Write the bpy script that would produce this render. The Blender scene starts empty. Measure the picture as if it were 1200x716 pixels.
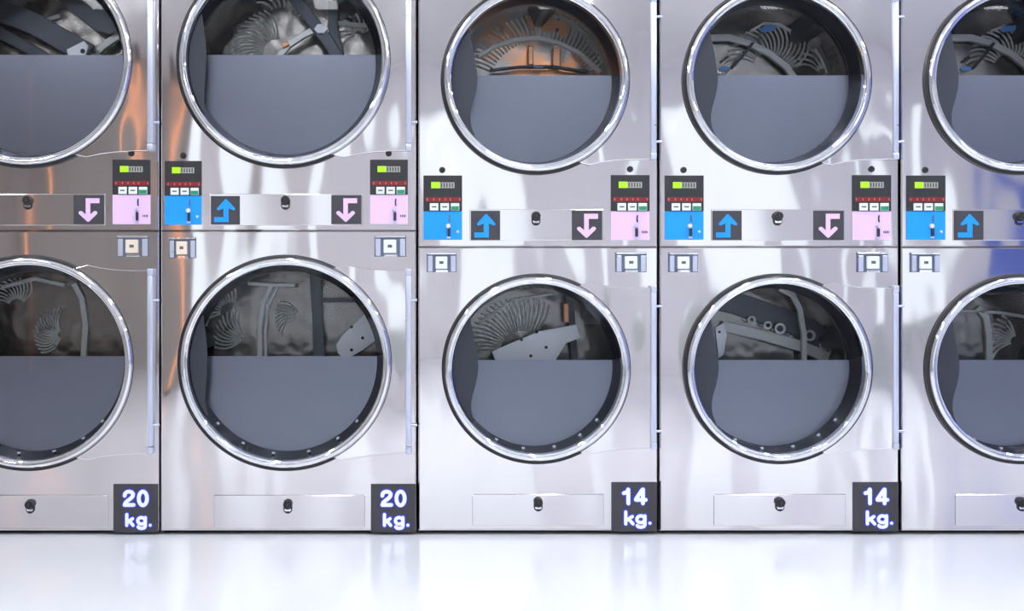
import bpy, bmesh, math, random
from mathutils import Vector, Matrix

# ------------------------------------------------------------------ camera, world, exposure
S = bpy.context.scene
COL = S.collection
PPM = 351.0                       # photo pixels per metre on the plane of the dryer fronts
D = 4.0                           # camera to dryer fronts
XP, YP = 480.0, 330.0             # where the optical axis meets the picture
CX, CZ = (XP - 600) / PPM, (625 - YP) / PPM
cam = bpy.data.cameras.new('camera')
cam.sensor_fit = 'HORIZONTAL'
cam.sensor_width = 36.0
cam.lens = PPM * D / 1200 * 36
cam.shift_x = (600 - XP) / 1200
cam.shift_y = -(358 - YP) / 1200
co = bpy.data.objects.new('camera', cam)
COL.objects.link(co)
co.location = (CX, -D, CZ)
co.rotation_euler = (math.pi / 2, 0, 0)
S.camera = co

W = bpy.data.worlds.new('overcast_sky')
S.world = W
W.use_nodes = True
W.node_tree.nodes['Background'].inputs[0].default_value = (0.86, 0.92, 1.0, 1)
W.node_tree.nodes['Background'].inputs[1].default_value = 1.65

S.view_settings.view_transform = 'Standard'
S.view_settings.look = 'None'
S.view_settings.gamma = 1
S.view_settings.exposure = 0.0
S.view_settings.use_curve_mapping = False
S.cycles.use_denoising = True
S.cycles.max_bounces = 12
S.cycles.sample_clamp_indirect = 6

CEIL = 2.75
FLOOR = -0.0055                   # the dryers stand on feet, their fronts end just above the floor
BACKY = -6.4                      # the glazed shop front opposite the dryers
LAMP = 28.0                        # ceiling tube emission

# ------------------------------------------------------------------ materials
def lin(r, g, b):
    f = lambda c: (c / 255) / 12.92 if c / 255 <= 0.04045 else ((c / 255 + 0.055) / 1.055) ** 2.4
    return (f(r), f(g), f(b), 1)

def mat(name, rgb, rough=0.5, metal=0.0, coat=0.0, emit=None, es=0.0, grain=0.0, gscale=60.0):
    m = bpy.data.materials.new(name)
    m.use_nodes = True
    nt = m.node_tree
    p = nt.nodes['Principled BSDF']
    c = lin(*rgb)
    p.inputs['Base Color'].default_value = c
    p.inputs['Roughness'].default_value = rough
    p.inputs['Metallic'].default_value = metal
    p.inputs['Coat Weight'].default_value = coat
    if emit:
        p.inputs['Emission Color'].default_value = lin(*emit)
        p.inputs['Emission Strength'].default_value = es
    if grain:
        tc = nt.nodes.new('ShaderNodeTexCoord')
        n = nt.nodes.new('ShaderNodeTexNoise')
        n.inputs['Scale'].default_value = gscale
        mr = nt.nodes.new('ShaderNodeMapRange')
        mr.inputs['To Min'].default_value = max(0.0, rough - grain)
        mr.inputs['To Max'].default_value = rough + grain
        nt.links.new(tc.outputs['Object'], n.inputs['Vector'])
        nt.links.new(n.outputs['Fac'], mr.inputs['Value'])
        nt.links.new(mr.outputs['Result'], p.inputs['Roughness'])
    return m

def wavy_steel(name, rgb, rough, amp, sx, sz, amp2=0.0):
    """sheet steel: slow dents bend the reflections, fine horizontal brushing varies the gloss"""
    m = mat(name, rgb, rough, 1.0)
    nt = m.node_tree
    p = nt.nodes['Principled BSDF']
    L = nt.links.new
    g = nt.nodes.new('ShaderNodeNewGeometry')
    oi = nt.nodes.new('ShaderNodeObjectInfo')
    mul = nt.nodes.new('ShaderNodeMath'); mul.operation = 'MULTIPLY'; mul.inputs[1].default_value = 3.7
    L(oi.outputs['Random'], mul.inputs[0])
    add = nt.nodes.new('ShaderNodeVectorMath'); add.operation = 'ADD'
    L(g.outputs['Position'], add.inputs[0])
    cmb = nt.nodes.new('ShaderNodeCombineXYZ')
    L(mul.outputs[0], cmb.inputs['X']); L(mul.outputs[0], cmb.inputs['Z'])
    L(cmb.outputs[0], add.inputs[1])
    def noise(vx, vz, detail, rgh=0.5):
        mp = nt.nodes.new('ShaderNodeVectorMath'); mp.operation = 'MULTIPLY'
        mp.inputs[1].default_value = (vx, 1.0, vz)
        L(add.outputs[0], mp.inputs[0])
        n = nt.nodes.new('ShaderNodeTexNoise')
        n.inputs['Scale'].default_value = 1.0
        n.inputs['Detail'].default_value = detail
        n.inputs['Roughness'].default_value = rgh
        L(mp.outputs[0], n.inputs['Vector'])
        return n
    n1 = noise(sx, sz, 0.0)
    a = nt.nodes.new('ShaderNodeMath'); a.operation = 'MULTIPLY'; a.inputs[1].default_value = amp
    L(n1.outputs['Fac'], a.inputs[0])
    n2 = noise(sx * 2.7, sz * 2.4, 0.0)
    b = nt.nodes.new('ShaderNodeMath'); b.operation = 'MULTIPLY_ADD'; b.inputs[1].default_value = amp2
    L(n2.outputs['Fac'], b.inputs[0]); L(a.outputs[0], b.inputs[2])
    bp = nt.nodes.new('ShaderNodeBump')
    bp.inputs['Strength'].default_value = 1.0
    bp.inputs['Distance'].default_value = 1.0
    L(b.outputs[0], bp.inputs['Height'])
    L(bp.outputs[0], p.inputs['Normal'])
    n3 = noise(6.0, 420.0, 2.0)
    mr = nt.nodes.new('ShaderNodeMapRange')
    mr.inputs['To Min'].default_value = rough * 0.7
    mr.inputs['To Max'].default_value = rough * 1.35
    L(n3.outputs['Fac'], mr.inputs['Value'])
    L(mr.outputs['Result'], p.inputs['Roughness'])
    return m

def glass_mat(name, tint=(0.93, 0.95, 0.97, 1), refl=1.0):
    m = bpy.data.materials.new(name)
    m.use_nodes = True
    nt = m.node_tree
    nt.nodes.clear()
    L = nt.links.new
    o = nt.nodes.new('ShaderNodeOutputMaterial')
    mx = nt.nodes.new('ShaderNodeMixShader')
    t = nt.nodes.new('ShaderNodeBsdfTransparent'); t.inputs[0].default_value = tint
    gl = nt.nodes.new('ShaderNodeBsdfGlossy'); gl.inputs['Roughness'].default_value = 0.02
    fr = nt.nodes.new('ShaderNodeFresnel'); fr.inputs[0].default_value = 1.5
    k = nt.nodes.new('ShaderNodeMath'); k.operation = 'MULTIPLY'; k.inputs[1].default_value = refl
    L(fr.outputs[0], k.inputs[0]); L(k.outputs[0], mx.inputs[0])
    L(t.outputs[0], mx.inputs[1]); L(gl.outputs[0], mx.inputs[2]); L(mx.outputs[0], o.inputs[0])
    return m

def film_mat(name, rgb, trans=0.35, metal=0.0, rough=0.28):
    """frosted film: diffuse grey with a satin skin that lets soft light through"""
    m = mat(name, rgb, rough, metal, 0.0)
    nt = m.node_tree
    L = nt.links.new
    p = nt.nodes['Principled BSDF']
    out = nt.nodes['Material Output']
    tr = nt.nodes.new('ShaderNodeBsdfTranslucent'); tr.inputs[0].default_value = lin(*rgb)
    mx = nt.nodes.new('ShaderNodeMixShader'); mx.inputs[0].default_value = trans
    L(p.outputs[0], mx.inputs[1]); L(tr.outputs[0], mx.inputs[2]); L(mx.outputs[0], out.inputs[0])
    return m

def drum_mat(name, rgb, rough=0.32, heat=False):
    """perforated stainless: rows of small punched holes, optional heat tint"""
    m = mat(name, rgb, rough, 1.0)
    nt = m.node_tree
    L = nt.links.new
    p = nt.nodes['Principled BSDF']
    tc = nt.nodes.new('ShaderNodeTexCoord')
    v = nt.nodes.new('ShaderNodeTexVoronoi')
    v.inputs['Scale'].default_value = 90.0
    v.inputs['Randomness'].default_value = 0.15
    L(tc.outputs['Object'], v.inputs['Vector'])
    r = nt.nodes.new('ShaderNodeValToRGB')
    r.color_ramp.elements[0].position = 0.22; r.color_ramp.elements[0].color = tuple(c * 0.15 for c in lin(*rgb)[:3]) + (1,)
    r.color_ramp.elements[1].position = 0.34; r.color_ramp.elements[1].color = lin(*rgb)
    L(v.outputs['Distance'], r.inputs['Fac'])
    col = r.outputs['Color']
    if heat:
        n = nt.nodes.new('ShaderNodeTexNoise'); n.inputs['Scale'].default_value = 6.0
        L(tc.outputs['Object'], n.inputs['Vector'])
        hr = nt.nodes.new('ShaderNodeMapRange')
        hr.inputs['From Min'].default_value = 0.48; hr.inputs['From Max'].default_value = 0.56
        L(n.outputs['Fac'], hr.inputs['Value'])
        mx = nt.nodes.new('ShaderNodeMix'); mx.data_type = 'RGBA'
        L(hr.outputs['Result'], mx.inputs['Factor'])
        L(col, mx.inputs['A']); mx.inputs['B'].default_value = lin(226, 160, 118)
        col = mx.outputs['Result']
    L(col, p.inputs['Base Color'])
    n2 = nt.nodes.new('ShaderNodeTexNoise'); n2.inputs['Scale'].default_value = 16.0; n2.inputs['Detail'].default_value = 1.0
    L(tc.outputs['Object'], n2.inputs['Vector'])
    bp = nt.nodes.new('ShaderNodeBump'); bp.inputs['Distance'].default_value = 0.005
    L(n2.outputs['Fac'], bp.inputs['Height']); L(bp.outputs[0], p.inputs['Normal'])
    return m

M = dict(
    steel=wavy_steel('wavy_stainless_sheet', (220, 215, 216), 0.06, 0.018, 2.8, 1.3, 0.0032),
    door=wavy_steel('door_stainless_sheet', (221, 216, 217), 0.06, 0.014, 3.4, 1.7, 0.003),
    trim=wavy_steel('flat_stainless_trim', (220, 215, 217), 0.07, 0.009, 2.6, 0.9),
    side=mat('painted_cabinet_side', (92, 94, 100), 0.5),
    chrome=wavy_steel('polished_chrome', (232, 232, 235), 0.025, 0.0022, 9.0, 9.0, 0.0006),
    hinge=mat('pale_hinge_steel', (198, 204, 222), 0.3, 0.6, grain=0.05),
    coinm=mat('coin_box_steel', (112, 120, 140), 0.35, 0.4, grain=0.05),
    rubber=mat('black_rubber', (24, 24, 27), 0.45, grain=0.08),
    recess=mat('dark_door_tunnel', (36, 37, 43), 0.2, 0.35, grain=0.06),
    black=mat('black_plastic', (38, 38, 42), 0.4, grain=0.05),
    sign=mat('charcoal_sign_face', (58, 56, 62), 0.45, grain=0.05),
    blue=mat('sky_blue_print', (0, 148, 250), 0.45, grain=0.04),
    lav=mat('lavender_print', (226, 192, 240), 0.45, grain=0.04),
    white=mat('white_print', (246, 248, 252), 0.4, grain=0.04),
    glow=mat('royal_blue_outline', (24, 48, 186), 0.45, grain=0.04),
    lcdg=mat('lit_green_display', (150, 210, 20), 0.3, emit=(160, 225, 20), es=0.45),
    lcd=mat('grey_display', (168, 170, 160), 0.3, grain=0.04),
    seg=mat('display_segments', (70, 72, 70), 0.4, grain=0.04),
    red=mat('dark_red_strip', (118, 32, 36), 0.35, grain=0.05),
    redmark=mat('red_marks', (196, 96, 80), 0.35, grain=0.05),
    btn=mat('white_button', (226, 232, 234), 0.35, grain=0.04),
    green=mat('green_button', (28, 140, 96), 0.35, grain=0.04),
    cream=mat('cream_knob', (228, 214, 196), 0.35, grain=0.04),
    film=film_mat('frosted_grey_film', (137, 137, 148), 0.10, 0.85, 0.30),
    tint=mat('slate_edge_shield', (42, 46, 57), 0.6, grain=0.05),  # dark reflection at the door's left edge, given as a coloured plate
    glass=glass_mat('door_glass', refl=0.22),
    drum=drum_mat('perforated_drum_steel', (138, 132, 126), 0.24),
    drumheat=drum_mat('heat_tinted_drum_steel', (168, 160, 152), 0.3, True),  # copper tone stands in for an orange reflection on the back plate
    emboss=mat('embossed_steel', (240, 237, 231), 0.35, 0.1, grain=0.08),  # seam strips, also the fans that imitate reflected perforations
    strip=mat('pale_drum_steel', (222, 219, 214), 0.4, 0.3, grain=0.08),
    bracket=mat('white_bracket', (246, 244, 247), 0.4, 0.1, grain=0.05),
    vane=mat('dark_lifter_steel', (72, 74, 80), 0.35, 0.8, grain=0.08),
    copper=mat('heat_tinted_steel', (222, 160, 120), 0.35, 0.7, grain=0.08),  # copper strips and the patch painted as an orange reflection
    pale_blue=mat('blue_marker', (110, 170, 240), 0.4, grain=0.05),  # small blue lights in the drums, painted as solid pieces
)

# ------------------------------------------------------------------ mesh helpers
def mesh_obj(name, bm, mats, parent=None, smooth=False, angle=None):
    me = bpy.data.meshes.new(name)
    bmesh.ops.recalc_face_normals(bm, faces=bm.faces[:])
    bm.to_mesh(me)
    bm.free()
    for m in (mats if isinstance(mats, (list, tuple)) else [mats]):
        me.materials.append(m)
    if smooth:
        for p in me.polygons:
            p.use_smooth = True
        if angle:
            me.set_sharp_from_angle(angle=math.radians(angle))
    o = bpy.data.objects.new(name, me)
    COL.objects.link(o)
    o.parent = parent
    return o

def box_bm(x0, x1, y0, y1, z0, z1, bev=0.0, bm=None, seg=2, mi=0):
    b = bm or bmesh.new()
    m = Matrix.Translation(((x0 + x1) / 2, (y0 + y1) / 2, (z0 + z1) / 2)) @ Matrix.Diagonal((abs(x1 - x0), abs(y1 - y0), abs(z1 - z0), 1))
    old = set(b.faces)
    r = bmesh.ops.create_cube(b, size=1, matrix=m)
    if bev:
        es = list({e for v in r['verts'] for e in v.link_edges})
        bmesh.ops.bevel(b, geom=es, offset=bev, segments=seg, affect='EDGES', profile=0.5)
    for f in b.faces:
        if f not in old: f.material_index = mi
    return b

def poly_bm(pts, y0, y1, bm=None, bev=0.0, mi=0):
    """pts in (x, z); a plate between y0 (front) and y1"""
    b = bm or bmesh.new()
    old = set(b.faces)
    vs = [b.verts.new((x, y1, z)) for x, z in pts]
    f = b.faces.new(vs)
    r = bmesh.ops.extrude_face_region(b, geom=[f])
    ev = [v for v in r['geom'] if isinstance(v, bmesh.types.BMVert)]
    bmesh.ops.translate(b, verts=ev, vec=(0, y0 - y1, 0))
    if bev:
        evs = set(ev)
        top = [e for e in b.edges if all(v in evs for v in e.verts)]
        bmesh.ops.bevel(b, geom=top, offset=bev, segments=2, affect='EDGES', profile=0.5)
    for fc in b.faces:
        if fc not in old: fc.material_index = mi
    return b

def lathe_bm(prof, cx, cz, n=96, closed=True, a0=0.0, a1=2 * math.pi):
    """profile of (radius, y) turned about the y axis through (cx, cz)"""
    b = bmesh.new()
    full = abs(a1 - a0 - 2 * math.pi) < 1e-6
    rings = []
    for i in range(n if full else n + 1):
        a = a0 + (a1 - a0) * i / n
        rings.append([b.verts.new((cx + r * math.cos(a), y, cz + r * math.sin(a))) for r, y in prof])
    k = len(prof)
    for i in range(n):
        A, B = rings[i], rings[(i + 1) % len(rings)]
        for j in range(k if closed else k - 1):
            b.faces.new((A[j], A[(j + 1) % k], B[(j + 1) % k], B[j]))
    if not full and closed:
        b.faces.new(rings[0]); b.faces.new(rings[-1])
    return b

def disc_pts(cx, cz, r, a0, a1, n):
    return [(cx + r * math.cos(a0 + (a1 - a0) * i / n), cz + r * math.sin(a0 + (a1 - a0) * i / n)) for i in range(n + 1)]

def tube_bm(pts, rad, n=6, bm=None):
    b = bm or bmesh.new()
    P = [Vector(p) for p in pts]
    rings = []
    for i, p in enumerate(P):
        t = (P[min(i + 1, len(P) - 1)] - P[max(i - 1, 0)]).normalized()
        u = t.orthogonal().normalized()
        w = t.cross(u)
        rings.append([b.verts.new(p + rad * (math.cos(2 * math.pi * k / n) * u + math.sin(2 * math.pi * k / n) * w)) for k in range(n)])
    for A, B in zip(rings, rings[1:]):
        for k in range(n):
            b.faces.new((A[k], A[(k + 1) % n], B[(k + 1) % n], B[k]))
    b.faces.new(rings[0]); b.faces.new(rings[-1])
    return b

def plate_hole_bm(x0, x1, z0, z1, cx, cz, r, y0, y1, n=96):
    """a sheet with a round hole, folded back at its outer edge"""
    b = bmesh.new()
    angs = [2 * math.pi * i / n for i in range(n)]
    for X in (x0, x1):
        for Z in (z0, z1):
            a = math.atan2(Z - cz, X - cx) % (2 * math.pi)
            k = min(range(n), key=lambda i: abs((angs[i] - a + math.pi) % (2 * math.pi) - math.pi))
            angs[k] = a
    def edge(a):
        c, s = math.cos(a), math.sin(a)
        t = []
        if c > 1e-9: t.append((x1 - cx) / c)
        if c < -1e-9: t.append((x0 - cx) / c)
        if s > 1e-9: t.append((z1 - cz) / s)
        if s < -1e-9: t.append((z0 - cz) / s)
        t = min(t)
        return cx + t * c, cz + t * s
    rows = []
    bev = 0.004
    for a in angs:
        ex, ez = edge(a)
        ix = min(max(ex, x0 + bev), x1 - bev); iz = min(max(ez, z0 + bev), z1 - bev)
        hx, hz = cx + r * math.cos(a), cz + r * math.sin(a)
        rows.append([b.verts.new(p) for p in ((hx, y1, hz), (hx, y0, hz), (ix, y0, iz), (ex, y0 + bev, ez), (ex, y1, ez))])
    for i in range(n):
        A, B = rows[i], rows[(i + 1) % n]
        for j in range(5):
            b.faces.new((A[j], A[(j + 1) % 5], B[(j + 1) % 5], B[j]))
    return b

GLYPH = {
    '1': [[(.08, .70), (.20, .73), (.29, .80), (.33, .92)], [(.34, .92), (.34, .09)]],
    '4': [[(.50, .09), (.50, .91), (.44, .86), (.10, .34), (.10, .30), (.66, .30)]],
    '2': [[(.11, .66), (.13, .79), (.22, .89), (.35, .92), (.49, .88), (.57, .77), (.55, .63), (.44, .49), (.28, .36), (.16, .23), (.11, .09), (.60, .09)]],
    '0': [[(.35 + .24 * math.cos(2 * math.pi * i / 28), .5 + .41 * math.sin(2 * math.pi * i / 28)) for i in range(29)]],
    'k': [[(.1, .09), (.1, .92)], [(.46, .60), (.13, .33)], [(.25, .43), (.50, .09)]],
    'g': [[(.33 + .22 * math.cos(2 * math.pi * i / 24), .36 + .25 * math.sin(2 * math.pi * i / 24)) for i in range(25)],
          [(.56, .61), (.56, -.04), (.51, -.17), (.36, -.23), (.20, -.20), (.13, -.11)]],
    '.': [[(.1, .1), (.101, .101)]],
}

def lettering(name, chars, wid, grow, y0, y1, X, Z, m, parent):
    """rounded bold letters; every letter is fitted to its own pixel box (left, right, top, bottom)"""
    b = bmesh.new()
    lift = 0.0
    for ch, (l, r, t, bt) in chars:
        st = GLYPH[ch]
        ax = [p[0] for s_ in st for p in s_]; ay = [p[1] for s_ in st for p in s_]
        w2 = wid / 2
        sx = (r - l - wid) / max(1e-3, max(ax) - min(ax)) if ch != '.' else 1
        sy = (bt - t - wid) / max(1e-3, max(ay) - min(ay)) if ch != '.' else 1
        hw = w2 + grow
        for s_ in st:
            P = [((l + w2 + (p[0] - min(ax)) * sx), (bt - w2 - (p[1] - min(ay)) * sy)) for p in s_]
            for (ax_, ay_), (bx_, by_) in zip(P, P[1:]):
                d = math.atan2(by_ - ay_, bx_ - ax_)
                ring = [(bx_ + hw * math.cos(d + a_), by_ + hw * math.sin(d + a_)) for a_ in [-math.pi / 2 + math.pi * i / 6 for i in range(7)]]
                ring += [(ax_ + hw * math.cos(d + a_), ay_ + hw * math.sin(d + a_)) for a_ in [math.pi / 2 + math.pi * i / 6 for i in range(7)]]
                lift += 8e-6
                poly_bm([(X(p), Z(q)) for p, q in ring], y0 - lift, y1, b)
    return mesh_obj(name, b, m, parent)

def tag(o, label=None, cat=None, group=None, kind=None):
    if label: o['label'] = label
    if cat: o['category'] = cat
    if group: o['group'] = group
    if kind: o['kind'] = kind
    return o

# ------------------------------------------------------------------ the room
def plank(name, x0, x1, y0, y1, z0, z1, m, parent=None, bev=0.0):
    o = mesh_obj(name, box_bm(x0, x1, y0, y1, z0, z1, bev), m, parent)
    if not parent: o['kind'] = 'structure'
    return o

XL, XR = -3.9, 5.6
wallw = mat('white_wall_paint', (240, 239, 242), 0.6, grain=0.1, gscale=8)
taupe = mat('taupe_wall_paint', (176, 174, 170), 0.6, grain=0.1, gscale=8)
floorm = mat('white_polished_floor', (235, 238, 244), 0.15, grain=0.04, gscale=2.5)
ceilm = mat('white_ceiling_paint', (238, 238, 238), 0.7, grain=0.1, gscale=6)
framem = mat('white_window_frame', (225, 226, 230), 0.4, grain=0.05)
bluem = mat('royal_blue_wall_paint', (116, 138, 222), 0.5, grain=0.08, gscale=8)
pave = mat('grey_pavement', (150, 150, 150), 0.8, grain=0.1)
wing = glass_mat('window_glass', (0.96, 0.98, 0.98, 1), 0.6)

plank('floor', XL, XR, BACKY - 0.1, 1.3, -0.12, FLOOR, floorm)
plank('ceiling', XL, XR, BACKY - 0.1, 1.3, CEIL, CEIL + 0.1, ceilm)
plank('wall_left', XL - 0.1, XL, BACKY - 0.1, 1.3, -0.12, CEIL, taupe)
plank('wall_right', XR, XR + 0.1, BACKY - 0.1, 1.3, -0.12, CEIL, wallw)
plank('trim_1', XR - 0.03, XR, -4.6, -0.6, 0.0, 2.35, bluem)
plank('wall_behind', XL, XR, 1.2, 1.3, FLOOR, CEIL, wallw)

# the glazed shop front: white piers with tall panes between them
spans = [(-2.1, -1.62), (-1.3, -0.95), (-0.2, 0.75), (1.25, 1.5), (2.05, 2.9), (3.3, 3.5), (3.85, 4.2)]
xs = [XL] + [v for s in spans for v in s] + [XR]
WH = 2.35
k = 0
for i in range(0, len(xs), 2):
    m = taupe if i == 0 else wallw
    o = plank('wall_front' if i == 0 else 'wall_front.%03d' % (i // 2), xs[i], xs[i + 1], BACKY - 0.1, BACKY, FLOOR, CEIL, m)
for (a, b) in spans:
    plank('wall_front', a, b, BACKY - 0.1, BACKY, WH, CEIL, wallw)
    k += 1
    w = bpy.data.objects.new('window_%d' % k, None); COL.objects.link(w)
    w['kind'] = 'structure'
    w.location = ((a + b) / 2, BACKY - 0.05, FLOOR)
    hw = (b - a) / 2
    fb = box_bm(-hw, -hw + 0.03, -0.03, 0.03, 0, WH, 0.004)
    box_bm(hw - 0.03, hw, -0.03, 0.03, 0, WH, 0.004, fb)
    box_bm(-hw + 0.03, hw - 0.03, -0.03, 0.03, 0, 0.05, 0.004, fb)
    box_bm(-hw + 0.03, hw - 0.03, -0.03, 0.03, WH - 0.04, WH, 0.004, fb)
    mesh_obj('window_frame', fb, framem, w)
    mesh_obj('pane', box_bm(-hw + 0.03, hw - 0.03, -0.004, 0.004, 0.05, WH - 0.04), wing, w)
plank('pavement', -14, 14, -20, BACKY - 0.1, -0.12, -0.02, pave)

plank('trim_2', 4.72, 5.55, BACKY, BACKY + 0.03, 0.75, 1.9, bluem, bev=0.004)  # unseen blue sign board that gives the blue reflections
# orange light tubes standing against the far wall
orange = mat('orange_glowing_tube', (255, 150, 70), 0.3, emit=(255, 176, 126), es=1.4)
capm = mat('tube_end_cap', (70, 70, 74), 0.4, grain=0.05)
def neon(x, y, label):
    r = bpy.data.objects.new('orange_light_tube', None); COL.objects.link(r)
    r.location = (x, y, FLOOR)
    tag(r, label, 'lamp', 'orange light tubes opposite the dryers')
    mesh_obj('tube', tube_bm([(0, 0, 0.08), (0, 0, 2.6)], 0.018, 12), orange, r, True, 50)
    mesh_obj('end_cap', tube_bm([(0, 0, 0.0), (0, 0, 0.08)], 0.05, 12), capm, r, True, 50)
    mesh_obj('end_cap', tube_bm([(0, 0, 2.6), (0, 0, CEIL)], 0.05, 12), capm, r, True, 50)
neon(-2.25, BACKY + 0.7, 'upright orange light tube opposite the second dryer')
neon(-3.45, BACKY + 0.7, 'upright orange light tube opposite the leftmost dryer')

# ceiling tube lamps
lampm = mat('lamp_diffuser', (250, 250, 250), 0.4, emit=(249, 251, 255), es=LAMP)
lampb = mat('lamp_housing', (230, 230, 232), 0.4, grain=0.05)
where = ['left', 'second from left', 'middle', 'second from right', 'right']
for i, x in enumerate((-2.4, -0.9, 0.6, 2.1, 3.6)):
    for j, y in enumerate((-1.4, -3.3)):
        r = bpy.data.objects.new('ceiling_lamp', None); COL.objects.link(r)
        r.location = (x, y, CEIL)
        tag(r, 'ceiling tube lamp, %s column, %s row from the dryers' % (where[i], ['first', 'second'][j]), 'lamp', 'ceiling tube lamps')
        mesh_obj('housing', box_bm(-0.09, 0.09, -0.65, 0.65, -0.05, 0.0, 0.006), lampb, r)
        mesh_obj('diffuser', box_bm(-0.075, 0.075, -0.63, 0.63, -0.075, -0.051, 0.008), lampm, r)

# ------------------------------------------------------------------ the dryers
Y_GLASS = 0.07
Y_BACK = 0.36

def at(px, py, y, cx):
    """the point at depth y behind the fronts that the photo shows at a pixel, in dryer coordinates"""
    y = Y_BACK - (0.62 - y) * 0.5 if y > 0.3 else y
    return (CX + (px - XP) / (PPM * D) * (D + y) - cx, y, CZ - (py - YP) / (PPM * D) * (D + y))

SPEC = {
    20: dict(ref=338.0, x0=188.3, x1=487.5, seam=270.5, top=-45.0, R=126.5, up=(333.5, 71.0), lo=(335.0, 425.0), film=(64.0, 417.5),
             hx=477.0, ctl=[(193.3, 236.5, 188.7, 229.2, 263.3), (433.6, 477.9, 187.2, 228.2, 262.8)],
             arrow=[(247.2, 281.3, 229.7, 263.3), (388.3, 423.7, 228.7, 262.8)],
             peep=[(214.7, 182.2), (455.5, 179.8)], lock=(334.7, 237.5), band=(246.0, 425.0, 227.4, 264.2),
             coin=[(198.0, 230.0, 278.0, 302.5), (438.7, 476.0, 276.0, 300.7)],
             kick=(250.8, 427.7, 580.0, 618.0), klock=(337.5, 593.0), plaque=(434.6, 487.3, 567.0, 623.6),
             num=[('2', (445.8, 460.8, 573.4, 593.6)), ('0', (462.3, 476.5, 573.4, 594.0))],
             unit=[('k', (448.6, 459.9, 600.6, 617.2)), ('g', (461.4, 474.2, 604.2, 620.8)), ('.', (476.0, 480.0, 613.0, 617.0))]),
    14: dict(ref=630.5, x0=490.3, x1=770.6, seam=289.5, top=-45.0, R=111.5, up=(628.0, 93.5), lo=(629.0, 432.0), film=(88.0, 422.0),
             hx=763.0, ctl=[(496.2, 541.5, 205.7, 247.5, 281.0), (715.7, 761.0, 205.2, 247.5, 281.5)],
             arrow=[(551.7, 586.0, 247.0, 281.5), (670.0, 705.7, 246.8, 281.5)],
             peep=[(518.2, 199.2), (738.3, 198.2)], lock=(628.0, 256.0), band=(550.5, 707.0, 245.4, 282.0),
             coin=[(500.0, 535.0, 296.0, 319.0), (720.7, 757.5, 295.5, 319.0)],
             kick=(553.6, 707.8, 579.0, 615.6), klock=(630.5, 590.5), plaque=(716.4, 769.6, 564.8, 622.4),
             num=[('1', (728.4, 738.2, 571.0, 591.8)), ('4', (742.6, 758.6, 571.0, 591.8))],
             unit=[('k', (731.0, 743.4, 597.6, 615.4)), ('g', (744.0, 757.3, 602.2, 619.4)), ('.', (759.3, 763.3, 610.6, 614.6))]),
}

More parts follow.
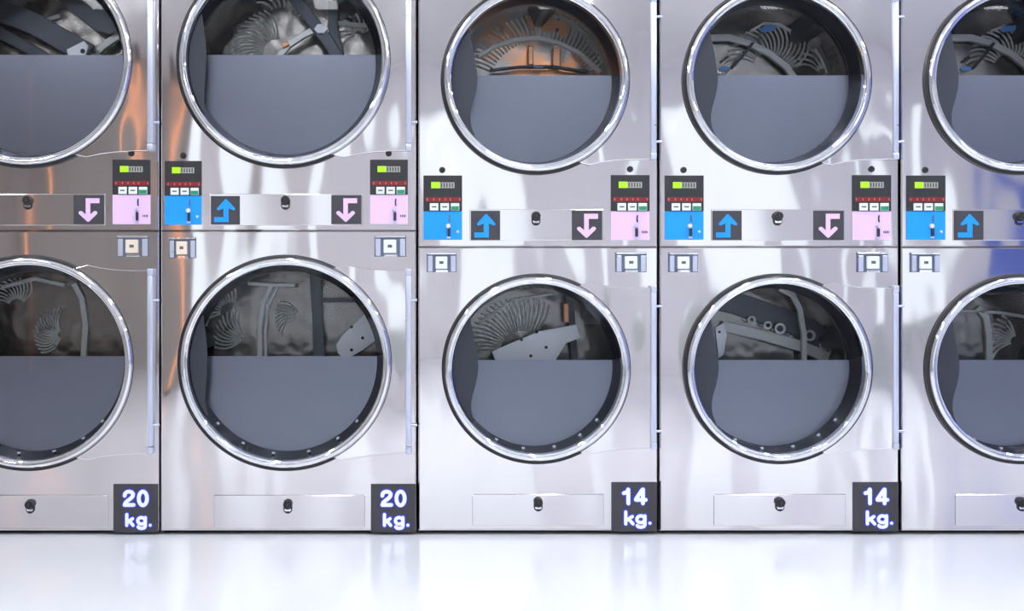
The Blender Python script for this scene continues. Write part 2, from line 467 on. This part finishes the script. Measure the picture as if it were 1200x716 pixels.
def build_dryer(px_center, kind, label, drums, knobs):
    sp = SPEC[kind]
    cx = (px_center - 600) / PPM
    X = lambda p: (p - sp['ref']) / PPM
    Z = lambda p: (625 - p) / PPM
    u = 1 / PPM
    root = bpy.data.objects.new('stacked_dryer', None); COL.objects.link(root)
    root.location = (cx, 0, 0)
    tag(root, label, 'dryer')
    x0, x1 = X(sp['x0']), X(sp['x1'])
    zt, zs, zb = Z(sp['top']), Z(sp['seam']), Z(621.8)
    # cabinet: sides, top, back and base
    b = box_bm(x0 + 0.001, x0 + 0.004, 0.03, 1.0, 0.03, zt - 0.001)
    box_bm(x1 - 0.004, x1 - 0.001, 0.03, 1.0, 0.03, zt - 0.001, bm=b)
    box_bm(x0 + 0.004, x1 - 0.004, 0.03, 1.0, zt - 0.004, zt - 0.001, bm=b)
    box_bm(x0 + 0.004, x1 - 0.004, 0.996, 1.0, 0.03, zt - 0.004, bm=b)
    mesh_obj('cabinet', b, M['side'], root)
    mesh_obj('base', box_bm(x0 + 0.004, x1 - 0.004, 0.045, 0.98, FLOOR, 0.03), M['rubber'], root)
    for lev, (c, z0, z1) in enumerate((('up', zs + 0.0012, zt), ('lo', zb, zs - 0.0012))):
        dx, dz = X(sp[c][0]), Z(sp[c][1])
        R = sp['R'] * u
        fp = mesh_obj('front_panel', plate_hole_bm(x0, x1, z0, z1, dx, dz, R - 4 * u, 0.0, 0.022), M['steel'], root)
        # door: sheet wing from the ring to the hinge
        hx = X(sp['hx'])
        k = sp['R'] / 111.5
        wx = hx - dx
        a = math.radians(65)
        arc = disc_pts(dx, dz, R - 5 * u, -a, a, 40)
        up_e = [(dx + 62 * k * u, dz + 101.0 * k * u), (dx + 76 * k * u, dz + 98.0 * k * u), (dx + 92 * k * u, dz + 96.2 * k * u), (dx + 112 * k * u, dz + 95.3 * k * u), (hx, dz + 95.3 * k * u)]
        lo_e = [(hx, dz - 93.5 * k * u), (dx + 112 * k * u, dz - 94.0 * k * u), (dx + 92 * k * u, dz - 95.2 * k * u), (dx + 76 * k * u, dz - 97.2 * k * u), (dx + 62 * k * u, dz - 100.3 * k * u)]
        door = mesh_obj('door', poly_bm(arc + up_e + lo_e, -0.013, -0.001, bev=0.0025), M['door'], root)
        prof = []
        ro, ri = R - 3.2 * u, R - 12.5 * u
        for f, y in ((0, -0.008), (.05, -0.016), (.16, -0.0215), (.32, -0.024), (.50, -0.0245), (.66, -0.0225), (.70, -0.019), (.76, -0.019), (.80, -0.021), (.92, -0.019), (1, -0.012)):
            prof.append((ro + (ri - ro) * f, y))
        prof += [(ri, 0.01), (ro, 0.01)]
        mesh_obj('door_ring', lathe_bm(prof, dx, dz, 128), M['chrome'], door, True, 40)
        mesh_obj('ring_gasket', lathe_bm([(R, 0.004), (R, -0.011), (R - 3.0 * u, -0.014), (R - 3.0 * u, 0.004)], dx, dz, 128), M['rubber'], door, True, 40)
        # tunnel between ring and glass, with its rubber lip
        gx = dx - 1.0 * u
        rg = R - (17.0 if kind == 14 else 19.0) * u
        tb = bmesh.new()
        n = 128
        rows = []
        for i in range(n):
            t = 2 * math.pi * i / n
            cs, sn = math.cos(t), math.sin(t)
            rows.append([tb.verts.new(p) for p in ((dx + ri * cs, 0.004, dz + ri * sn), (dx + (ri - 0.004) * cs, 0.03, dz + (ri - 0.004) * sn),
                                                   (gx + rg * cs, Y_GLASS + 0.002, dz + rg * sn), (gx + rg * cs, Y_GLASS + 0.03, dz + rg * sn),
                                                   (dx + (ri + 0.006) * cs, Y_GLASS + 0.03, dz + (ri + 0.006) * sn), (dx + (ri + 0.006) * cs, 0.012, dz + (ri + 0.006) * sn))])
        for i in range(n):
            A, B = rows[i], rows[(i + 1) % n]
            for j in range(6):
                tb.faces.new((A[j], A[(j + 1) % 6], B[(j + 1) % 6], B[j]))
        mesh_obj('door_gasket', tb, M['recess'], door, True, 35)
        mesh_obj('glass', poly_bm(disc_pts(gx, dz, rg - 0.0005, 0, 2 * math.pi, 96)[:-1], Y_GLASS, Y_GLASS + 0.004), M['glass'], door)
        # frosted film on the lower half (behind the glass)
        cxg, czg = gx, dz
        fz = at(0, sp['film'][lev], Y_GLASS, 0)[2]
        yf = Y_GLASS + 0.0065
        rf = rg - 0.001
        s = (fz - czg) / rf
        a0 = math.asin(max(-1, min(1, s)))
        shape = disc_pts(cxg, czg, rf, math.pi - a0, 2 * math.pi + a0, 72)
        mesh_obj('frosted_film', poly_bm(shape, yf, yf + 0.0012), M['film'], door)['label'] = 'frosted grey film covering the lower half of the door glass'
        # slate plate imitating a dark reflection along the ring's left side, with a waving edge
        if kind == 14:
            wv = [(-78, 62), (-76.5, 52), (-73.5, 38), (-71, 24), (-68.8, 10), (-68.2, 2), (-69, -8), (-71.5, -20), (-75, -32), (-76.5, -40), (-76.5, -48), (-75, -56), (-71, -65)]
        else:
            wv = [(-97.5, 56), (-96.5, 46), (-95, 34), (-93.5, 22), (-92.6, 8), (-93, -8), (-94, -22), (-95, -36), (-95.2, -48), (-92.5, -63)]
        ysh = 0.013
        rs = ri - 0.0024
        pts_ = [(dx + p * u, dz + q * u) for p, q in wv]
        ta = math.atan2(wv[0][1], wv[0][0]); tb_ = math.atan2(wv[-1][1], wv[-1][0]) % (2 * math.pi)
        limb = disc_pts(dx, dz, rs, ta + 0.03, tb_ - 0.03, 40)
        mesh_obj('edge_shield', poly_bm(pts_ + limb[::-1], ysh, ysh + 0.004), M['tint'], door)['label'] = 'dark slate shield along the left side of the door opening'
        if lev == 1:                       # small clips along the lower lip of the tunnel
            for ang in (-138, -118, -98, -76, -56, -40):
                t = math.radians(ang)
                rr = rg + 0.0045
                q = (gx + rr * math.cos(t), dz + rr * math.sin(t))
                cb_ = box_bm(-0.005, 0.005, -0.006, 0.006, -0.003, 0.003, 0.001)
                oc = mesh_obj('rim_clip', cb_, M['hinge'], door)
                oc.location = (q[0], 0.045, q[1])
                oc.rotation_euler = (0, -t - math.pi / 2, 0)
        # hinge
        zt_, zb_ = dz + 90 * k * u, dz - 86 * k * u
        mesh_obj('hinge', box_bm(hx - 1.6 * u, hx + 5.0 * u, -0.022, -0.0005, zb_, zt_, 0.0035), M['hinge'], door, True, 40)
        for zz in (dz + 93.5 * k * u, dz - 90 * k * u):
            mesh_obj('hinge_block', box_bm(hx - 1.6 * u, hx + 5.2 * u, -0.024, -0.0005, zz - 4 * u, zz + 4 * u, 0.003), M['hinge'], door, True, 40)
        for zz in (dz + 73 * u, dz - 73 * u):
            mesh_obj('hinge_pin', tube_bm([(hx + 4 * u, -0.010, zz), (hx + 12 * u, -0.010, zz + 0.4 * u)], 0.0045, 10), M['hinge'], door, True, 40)
        # drum
        rd = R * 0.99
        dk = drums[lev]
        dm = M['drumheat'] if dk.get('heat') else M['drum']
        wall = [(rd, Y_GLASS + 0.035), (rd, Y_BACK), (rd + 0.004, Y_BACK), (rd + 0.004, Y_GLASS + 0.035)]
        drum = mesh_obj('drum', lathe_bm(wall, dx, dz, 96), M['drum'], root, True, 40)
        mesh_obj('drum_front', lathe_bm([(ri + 0.004, Y_GLASS + 0.032), (R + 0.004, Y_GLASS + 0.032), (R + 0.004, Y_GLASS + 0.034), (ri + 0.004, Y_GLASS + 0.034)], dx, dz, 96), M['vane'], drum)
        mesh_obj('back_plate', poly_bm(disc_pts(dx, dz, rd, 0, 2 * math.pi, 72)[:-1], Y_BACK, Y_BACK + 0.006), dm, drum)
        for q in range(3):                       # lifter vanes on the drum wall
            t = math.radians(dk.get('rot', 0) + 120 * q)
            vb = bmesh.new()
            c_, s_ = math.cos(t), math.sin(t)
            def pt(rr, w, y): return (dx + rr * c_ - w * s_, y, dz + rr * s_ + w * c_)
            rows = []
            for y in (Y_GLASS + 0.05, Y_BACK - 0.002):
                hgt = 0.045 if y < 0.2 else 0.06
                rows.append([vb.verts.new(pt(rd - 0.001, 0.05, y)), vb.verts.new(pt(rd - hgt, 0.012, y)), vb.verts.new(pt(rd - hgt, -0.012, y)), vb.verts.new(pt(rd - 0.001, -0.05, y))])
            for j in range(4):
                vb.faces.new((rows[0][j], rows[0][(j + 1) % 4], rows[1][(j + 1) % 4], rows[1][j]))
            vb.faces.new(rows[0]); vb.faces.new(rows[1])
            mesh_obj('lifter_vane', vb, M['vane'], drum)
        # drum parts above the film, and shapes standing in for reflections
        def inside(a_, b_, y_, m_=0.012):
            q = at(a_, b_, y_, cx)
            v = Vector((q[0] - dx, q[2] - dz))
            if v.length > rd - m_: v *= (rd - m_) / v.length
            return dx + v.x, q[1], dz + v.y
        for nm, pts, wid, yy, mm in dk.get('strips', []):
            P = [inside(a_, b_, yy, 0.03) for a_, b_ in pts]
            yy = P[0][1]
            P = [Vector((p[0], p[2])) for p in P]
            h = wid / 2 * u * (D + yy) / D
            L_, R_ = [], []
            for i, p in enumerate(P):
                t = (P[min(i + 1, len(P) - 1)] - P[max(i - 1, 0)]).normalized()
                nn = Vector((-t.y, t.x))
                L_.append(p + nn * h); R_.append(p - nn * h)
            mesh_obj(nm, poly_bm([tuple(v) for v in L_ + R_[::-1]], yy, yy + 0.018, bev=0.003), M[mm], drum)
        for nm, pts, yy, mm, holes in dk.get('plates', []):
            P = [inside(a_, b_, yy) for a_, b_ in pts]
            y_in = yy
            yy = P[0][1]
            bb = poly_bm([(p[0], p[2]) for p in P], yy, yy + 0.012, bev=0.002)
            for hx_, hz_, hr in holes:
                q = inside(hx_, hz_, y_in)
                poly_bm(disc_pts(q[0], q[2], hr * u, 0, 2 * math.pi, 14)[:-1], yy - 0.002, yy + 0.001, bb, mi=1)
            mesh_obj(nm, bb, [M[mm], M['rubber']], drum)
        for (fx, fy, r0, r1, a0_, a1_, cnt, bend) in dk.get('fans', []):  # raised ridges imitating the reflected rows of perforations
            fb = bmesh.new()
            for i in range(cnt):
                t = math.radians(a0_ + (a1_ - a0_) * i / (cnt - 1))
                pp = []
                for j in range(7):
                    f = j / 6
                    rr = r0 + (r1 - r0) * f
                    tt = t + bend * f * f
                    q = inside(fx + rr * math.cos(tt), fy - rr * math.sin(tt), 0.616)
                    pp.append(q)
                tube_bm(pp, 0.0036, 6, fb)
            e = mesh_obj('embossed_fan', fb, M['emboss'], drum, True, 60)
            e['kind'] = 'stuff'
        for (rx, ry, rr) in dk.get('rings', []):  # rings imitating the reflected row of washers
            q = inside(rx, ry, 0.55, 0.04)
            o = mesh_obj('round_boss', lathe_bm([(rr * u, 0), (rr * u, -0.012), (rr * 0.62 * u, -0.012), (rr * 0.62 * u, 0)], 0, 0, 24), M['strip'], drum, True, 40)
            o.location = (q[0], q[1] - 0.001, q[2])
    # ---- controls
    for i, (a, b_, t, mid, bot) in enumerate(sp['ctl']):
        l, r_ = X(a), X(b_)
        w = r_ - l
        zt1, zm, zb1 = Z(t), Z(mid), Z(bot)
        h = zt1 - zm
        cp = mesh_obj('control_panel', box_bm(l, r_, -0.005, 0.0, zm, zt1, 0.001), M['black'], root)
        fx = lambda f: l + f * w
        fz = lambda f: zt1 - f * h
        mesh_obj('display', box_bm(fx(.42), fx(.80), -0.0062, -0.005, fz(.355), fz(.195)), M['lcd'], cp)
        mesh_obj('lit_display', box_bm(fx(.20), fx(.42), -0.0066, -0.005, fz(.36), fz(.185), 0.0004), M['lcdg'], cp)
        sb = bmesh.new()
        for f in (.45, .52, .59, .66, .73):
            box_bm(fx(f), fx(f + .035), -0.0068, -0.0062, fz(.335), fz(.215), bm=sb)
        mesh_obj('display_segments', sb, M['seg'], cp)['kind'] = 'stuff'
        mesh_obj('red_strip', box_bm(fx(.06), fx(.97), -0.0062, -0.005, fz(.735), fz(.61)), M['red'], cp)
        sb = bmesh.new()
        for f in (.08, .25, .40, .55, .68, .92):
            box_bm(fx(f), fx(f + .03), -0.0068, -0.0062, fz(.705), fz(.64), bm=sb)
        mesh_obj('red_marks', sb, M['redmark'], cp)['kind'] = 'stuff'
        for q, (b0, b1) in enumerate(((.165, .385), (.435, .66), (.705, .925))):
            bb = box_bm(fx(b0), fx(b1), -0.010, -0.005, fz(.985), fz(.78), 0.0012)
            if q < 2:
                box_bm(fx(b0 + .05), fx(b1 - .05), -0.0106, -0.010, fz(.90), fz(.865), bm=bb, mi=1)
                mm = [M['btn'], M['seg']]
            else:
                box_bm(fx(b0 + .01), fx(b1 - .01), -0.0106, -0.010, fz(.975), fz(.865), bm=bb, mi=1)
                mm = [M['btn'], M['green']]
            mesh_obj('button', bb, mm, cp)
        # coin plate
        pl = mesh_obj('coin_plate', box_bm(l, r_, -0.004, 0.0, zb1, zm - 0.0003, 0.0008), M['blue'] if i == 0 else M['lav'], root)
        pl['label'] = '%s coin plate with a small lever' % ('sky blue' if i == 0 else 'lavender')
        hh = zm - zb1
        gz = lambda f: zm - f * hh
        mesh_obj('coin_slot', poly_bm([(fx(.665), gz(.38)), (fx(.655), gz(.27)), (fx(.665), gz(.14)), (fx(.70), gz(.14)), (fx(.69), gz(.27)), (fx(.705), gz(.38))], -0.0062, -0.004), M['side'] if i == 0 else M['black'], pl)
        q = (fx(.64), gz(.52))
        mesh_obj('coin_knob', lathe_bm([(0.0001, -0.013), (0.006 if i == 0 else .0042, -0.013), (0.0078 if i == 0 else .0056, -0.010), (0.0078 if i == 0 else .0056, -0.004), (0.0001, -0.004)], q[0], q[1], 16, False), M['cream'] if i == 0 else M['hinge'], pl, True, 40)
        mesh_obj('coin_lever', box_bm(fx(.625), fx(.695), -0.011, -0.004, gz(.88), gz(.60), 0.001), M['black'], pl)
        mesh_obj('lever_foot', box_bm(fx(.60), fx(.70), -0.009, -0.004, gz(.955), gz(.885), 0.001), M['hinge'], pl)
        if i == 0:
            mesh_obj('return_button', lathe_bm([(0.0001, -0.009), (0.0036, -0.009), (0.0044, -0.004), (0.0001, -0.004)], fx(.885), gz(.72), 12, False), M['cream'], pl, True, 40)
        else:
            sb = bmesh.new()
            for f in (.80, .84, .88, .915):
                box_bm(fx(f), fx(f + .025), -0.0047, -0.004, gz(.76), gz(.68), bm=sb)
            mesh_obj('price_marks', sb, M['seg'], pl)['kind'] = 'stuff'
        # peep hole above the panel
        px, pz = X(sp['peep'][i][0]), Z(sp['peep'][i][1])
        mesh_obj('sensor_cap', lathe_bm([(0.0001, -0.006), (0.008, -0.006), (0.0105, -0.003), (0.0105, 0.0), (0.0001, 0.0)], px, pz, 20, False), M['rubber'], root, True, 40)
    # control band with arrow signs
    a, b_, t, bt = sp['band']
    mesh_obj('control_band', box_bm(X(a), X(b_), -0.0025, 0.0, Z(bt), Z(t), 0.0015), M['trim'], root)
    UP = [(.52, .10), (.69, .27), (.84, .44), (.83, .49), (.78, .50), (.615, .43), (.615, .91), (.12, .91), (.12, .74), (.44, .74), (.44, .43), (.28, .50), (.22, .49), (.21, .44), (.36, .27)]
    DN = [(.40, .11), (.855, .11), (.855, .28), (.55, .28), (.55, .67), (.68, .55), (.75, .55), (.79, .61), (.77, .65), (.52, .90), (.48, .925), (.44, .90), (.18, .65), (.16, .61), (.20, .55), (.27, .55), (.40, .67)]
    for i, (a, b_, t, bt) in enumerate(sp['arrow']):
        sg = mesh_obj('arrow_sign', box_bm(X(a), X(b_), -0.0050, -0.0025, Z(bt), Z(t), 0.0008), M['sign'], root)
        sg['label'] = 'charcoal square sign with a %s' % ('blue arrow turning up' if i == 0 else 'lavender arrow turning down')
        shp = UP if i == 0 else DN
        mesh_obj('arrow', poly_bm([(X(a + f * (b_ - a)), Z(t + g * (bt - t))) for f, g in shp], -0.0060, -0.0050), M['blue'] if i == 0 else M['lav'], sg)
    # locks on the band and on the kick panel
    a, b_, t, bt = sp['kick']
    mesh_obj('kick_panel', box_bm(X(a), X(b_), -0.003, 0.0, Z(bt), Z(t), 0.002), M['trim'], root)
    for (lx, ly), yb in ((sp['lock'], -0.0025), (sp['klock'], -0.003)):
        x_, z_ = X(lx), Z(ly)
        oval = [(x_ + 5.2 * u * math.cos(t), z_ + (3.2 * u if math.sin(t) > 0 else -3.2 * u) + 5.2 * u * math.sin(t)) for t in [2 * math.pi * (i + .5) / 28 for i in range(28)]]
        lk = mesh_obj('lock', poly_bm(oval, yb - 0.006, yb, bev=0.002), M['rubber'], root)
        mesh_obj('lock_barrel', lathe_bm([(0.0001, -0.016), (0.0125, -0.016), (0.0142, -0.013), (0.0142, 0.0), (0.0001, 0.0)], x_, z_ + 2.6 * u, 24, False), M['rubber'], lk, True, 40).location.y = yb - 0.006
        mesh_obj('lock_foot', poly_bm([(x_ - 4.2 * u, z_ - 2.6 * u), (x_ - 3.2 * u, z_ - 5.4 * u), (x_ + 3.2 * u, z_ - 5.4 * u), (x_ + 4.2 * u, z_ - 2.6 * u), (x_, z_ - 3.6 * u)], yb - 0.0085, yb - 0.006), M['chrome'], lk)
        mesh_obj('key_slot', box_bm(x_ - 0.001, x_ + 0.001, yb - 0.0228, yb - 0.022, z_ + 1.0 * u, z_ + 4.6 * u), M['seg'], lk)
    # coin boxes under the controls
    for i, (a, b_, t, bt) in enumerate(sp['coin']):
        l, r_, zt1, zb1 = X(a), X(b_), Z(t), Z(bt)
        w, h = r_ - l, zt1 - zb1
        fx = lambda f: l + f * w
        fz = lambda f: zt1 - f * h
        cb = mesh_obj('coin_box', box_bm(l, r_, -0.003, 0.0, zb1, zt1, 0.001), M['coinm'], root)
        mesh_obj('top_bar', box_bm(fx(.02), fx(.98), -0.012, -0.003, fz(.10), fz(.01), 0.0015), M['chrome'], cb)
        mesh_obj('side_plate', box_bm(fx(.04), fx(.20), -0.010, -0.003, fz(.97), fz(.16), 0.002), M['hinge'], cb)
        mesh_obj('side_plate', box_bm(fx(.80), fx(.97), -0.010, -0.003, fz(.97), fz(.16), 0.002), M['hinge'], cb)
        bb = box_bm(fx(.29), fx(.69), -0.016, -0.003, fz(.84), fz(.20), 0.003)
        box_bm(fx(.42), fx(.56), -0.0164, -0.016, fz(.58), fz(.44), bm=bb, mi=1)
        mesh_obj('push_button', bb, [M[knobs[i]], M['side']], cb)
        mesh_obj('bottom_lip', box_bm(fx(.30), fx(.72), -0.009, -0.003, fz(1.0), fz(.88), 0.001), M['chrome'], cb)
    # weight plaque
    a, b_, t, bt = sp['plaque']
    pq = mesh_obj('weight_plaque', box_bm(X(a), X(b_), -0.004, 0.0, Z(bt), Z(t), 0.001), M['sign'], root)
    pq['label'] = 'charcoal plaque reading %d kg. in white' % kind
    for nm, chars, wd in (('number', sp['num'], 4.5), ('unit', sp['unit'], 3.9)):
        lettering(nm + '_outline', chars, wd, 1.45, -0.0045, -0.004, X, Z, M['glow'], pq)
        lettering(nm, chars, wd, 0.0, -0.0062, -0.0045, X, Z, M['white'], pq)
    return root

# drum parts and modelled reflections above each film: (name, photo path, width, depth, material)
YB = 0.59
D1 = [dict(rot=80, strips=[('drum_spoke', [(-30, -12), (40, 28), (104, 64)], 26, 0.40, 'vane'), ('drum_spoke', [(-20, 28), (30, 55), (60, 72)], 14, 0.44, 'vane'),
                           ('drum_seam', [(108, 66), (120, 54), (134, 44), (146, 38)], 9, 0.5, 'strip'), ('drum_seam', [(38, 32), (52, 24), (70, 18)], 5, YB, 'emboss')],
           plates=[('hole_bracket', [(78, 58), (98, 48), (104, 54), (100, 66), (80, 66)], 0.38, 'bracket', [(97, 60, 3)]),
                   ('lifter_vane', [(70, -30), (160, -30), (160, 30), (128, 40), (112, 36), (60, -6)], 0.46, 'vane', [])]),
      dict(rot=20, strips=[('drum_seam', [(86, 332), (96, 350), (100, 380), (97, 425)], 7, YB, 'emboss'), ('drum_seam', [(-5, 330), (40, 326), (75, 334)], 5, YB, 'strip')],
           fans=[(72, 392, 4, 32, 110, 250, 15, -0.5), (20, 360, 10, 34, 40, 150, 11, 0.4)])]
D2 = [dict(rot=64, fans=[(324, 62, 16, 52, 86, 182, 14, 0.35), (330, 30, 22, 40, 30, 120, 8, 0.3), (420, 40, 4, 24, 20, 200, 10, 0.3)],
           strips=[('drum_spoke', [(338, -12), (358, 14), (384, 48), (396, 68)], 14, 0.42, 'vane'),
                   ('drum_seam', [(326, 66), (338, 52), (356, 40), (374, 32)], 8, 0.45, 'strip'), ('drum_seam', [(372, 34), (382, 50), (392, 68)], 6, 0.5, 'bracket'),
                   ('drum_spoke', [(392, -10), (390, 30), (398, 68)], 12, 0.52, 'vane'), ('drum_seam', [(392, 26), (412, 28), (436, 26)], 5, YB, 'emboss'),
                   ('copper_clip', [(330, 54), (338, 50)], 6, 0.43, 'copper')],
           plates=[('hub_cap', [(368, 34), (372, 28), (380, 28), (384, 34), (380, 39), (372, 39)], 0.40, 'bracket', [])]),
      dict(rot=50, fans=[(286, 396, 4, 36, 115, 220, 11, -0.4), (352, 372, 6, 30, 120, 200, 9, 0.4), (270, 366, 12, 34, 70, 190, 11, 0.3)],
           strips=[('drum_seam', [(318, 334), (308, 355), (304, 385), (304, 425)], 6, YB, 'emboss'), ('drum_seam', [(326, 334), (314, 358), (311, 388), (311, 425)], 3, YB, 'bracket'),
                   ('drum_spoke', [(369, 322), (372, 370), (374, 425)], 13, 0.5, 'side'), ('drum_spoke', [(374, 352), (420, 352)], 5, 0.5, 'side'), ('drum_seam', [(290, 332), (320, 334), (346, 334)], 4, 0.5, 'emboss')],
           plates=[('hole_bracket', [(394, 404), (402, 392), (428, 368), (448, 360), (450, 392), (426, 410), (404, 422), (396, 414)], 0.40, 'bracket', [(412, 383, 2), (425, 396, 2), (412, 410, 2), (436, 384, 2)])])]
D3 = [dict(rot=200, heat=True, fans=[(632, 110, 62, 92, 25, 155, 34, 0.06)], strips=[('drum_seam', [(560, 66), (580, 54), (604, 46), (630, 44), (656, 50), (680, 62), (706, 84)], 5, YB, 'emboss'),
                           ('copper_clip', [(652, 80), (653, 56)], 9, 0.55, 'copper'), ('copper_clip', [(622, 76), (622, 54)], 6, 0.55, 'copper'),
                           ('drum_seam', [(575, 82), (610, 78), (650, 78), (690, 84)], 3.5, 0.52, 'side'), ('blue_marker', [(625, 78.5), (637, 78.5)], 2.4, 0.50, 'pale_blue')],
           plates=[('heat_patch', [(618, 18), (650, 12), (670, 20), (668, 36), (660, 44), (652, 36), (640, 38), (628, 30), (622, 36), (618, 28)], YB + 0.015, 'copper', [(653, 35, 2.4), (655, 21, 1.6)])]),  # copper plate in the shape of an orange reflection
      dict(rot=35, strips=[('drum_seam', [(560, 380), (600, 352), (650, 344)], 3, YB, 'emboss'), ('drum_spoke', [(672, 340), (674, 425)], 8, 0.5, 'side'), ('copper_clip', [(664, 356), (664, 378)], 6, 0.5, 'copper')],
           fans=[(610, 412, 24, 64, 50, 175, 22, 0.15)],
           plates=[('hole_bracket', [(576, 412), (632, 388), (676, 380), (680, 396), (664, 402), (650, 424), (582, 426)], 0.40, 'bracket', [(611, 398, 2), (629, 389, 2), (640, 407, 2), (622, 417, 2)])])]
D4 = [dict(rot=170, fans=[(902, 84, 22, 54, 12, 150, 18, 0.35), (965, 88, 8, 34, 20, 140, 9, 0.4)],
           strips=[('drum_seam', [(832, 44), (856, 44), (878, 50), (902, 62), (922, 78), (932, 92)], 8, 0.55, 'strip'), ('drum_seam', [(883, 50), (872, 64), (858, 80)], 3, 0.52, 'vane'),
                   ('drum_seam', [(880, 36), (896, 27), (914, 26), (930, 32)], 3, YB, 'emboss'), ('drum_seam', [(846, 72), (854, 66)], 3, YB, 'vane')],
           plates=[('blue_marker', [(890, 34), (896, 30), (908, 29), (911, 32), (906, 36), (894, 37)], 0.57, 'pale_blue', []), ('blue_marker', [(842, 80), (848, 77), (856, 79), (854, 83), (844, 83)], 0.5, 'pale_blue', [])]),
      dict(rot=15, strips=[('drum_spoke', [(846, 350), (900, 368), (950, 386), (1004, 404)], 26, 0.56, 'vane'), ('drum_seam', [(846, 382), (890, 392), (940, 406), (1000, 418)], 13, 0.55, 'strip'),  # the dark band stands in for the reflected row of washers
                   ('drum_seam', [(915, 338), (930, 346), (938, 362), (943, 392), (943, 425)], 6, 0.5, 'emboss')],
           rings=[(880, 375, 5), (899, 381, 5), (913, 385, 7), (948, 393, 7), (972, 402, 7), (986, 406, 7)],
           plates=[('hole_bracket', [(838, 384), (848, 378), (852, 392), (848, 416), (842, 420)], 0.35, 'bracket', [(843, 389, 1.6)])])]
sh = 283.0
D5 = [dict(rot=170, fans=[(902 + sh, 84, 22, 54, 12, 150, 18, 0.35)],
           strips=[(n_, [(a + sh, b) for a, b in p], w, y, m) for n_, p, w, y, m in D4[0]['strips']],
           plates=[(n_, [(a + sh, b) for a, b in p], y, m, h) for n_, p, y, m, h in D4[0]['plates']]),
      dict(rot=75, strips=[('drum_seam', [(1146, 360), (1156, 372), (1160, 395), (1160, 425)], 8, YB, 'emboss'), ('drum_seam', [(1120, 364), (1170, 366), (1230, 364)], 4, YB, 'strip')],
           fans=[(1190, 400, 6, 34, 100, 200, 9, 0.3)])]

build_dryer(36.5, 20, 'stacked stainless steel dryer marked 20 kg, cut off by the left edge', D1, ('btn', 'cream'))
build_dryer(338.0, 20, 'whole stacked stainless steel dryer marked 20 kg beside a 14 kg one', D2, ('cream', 'btn'))  # cream on the left push button stands in for a peach reflection
build_dryer(630.5, 14, 'stacked stainless steel dryer marked 14 kg, directly right of a 20 kg one', D3, ('btn', 'btn'))
build_dryer(913.3, 14, 'stacked stainless steel dryer marked 14 kg, between two other smaller dryers', D4, ('btn', 'btn'))
build_dryer(1196.4, 14, 'stacked stainless steel dryer cut off by the right edge, reflecting blue', D5, ('btn', 'btn'))

# fillers of the wall around the row of dryers
row_l = (36.5 - 600 + 188.3 - 338.0) / PPM - 0.004
row_r = (1196.4 - 600 + 770.6 - 630.5) / PPM + 0.004
plank('wall_left_filler', XL, row_l, 0.0, 0.1, FLOOR, CEIL, taupe)
plank('wall_right_filler', row_r, XR, 0.0, 0.1, FLOOR, CEIL, wallw)
plank('wall_above', row_l, row_r, 0.0, 0.1, (625 + 45) / PPM + 0.006, CEIL, wallw)
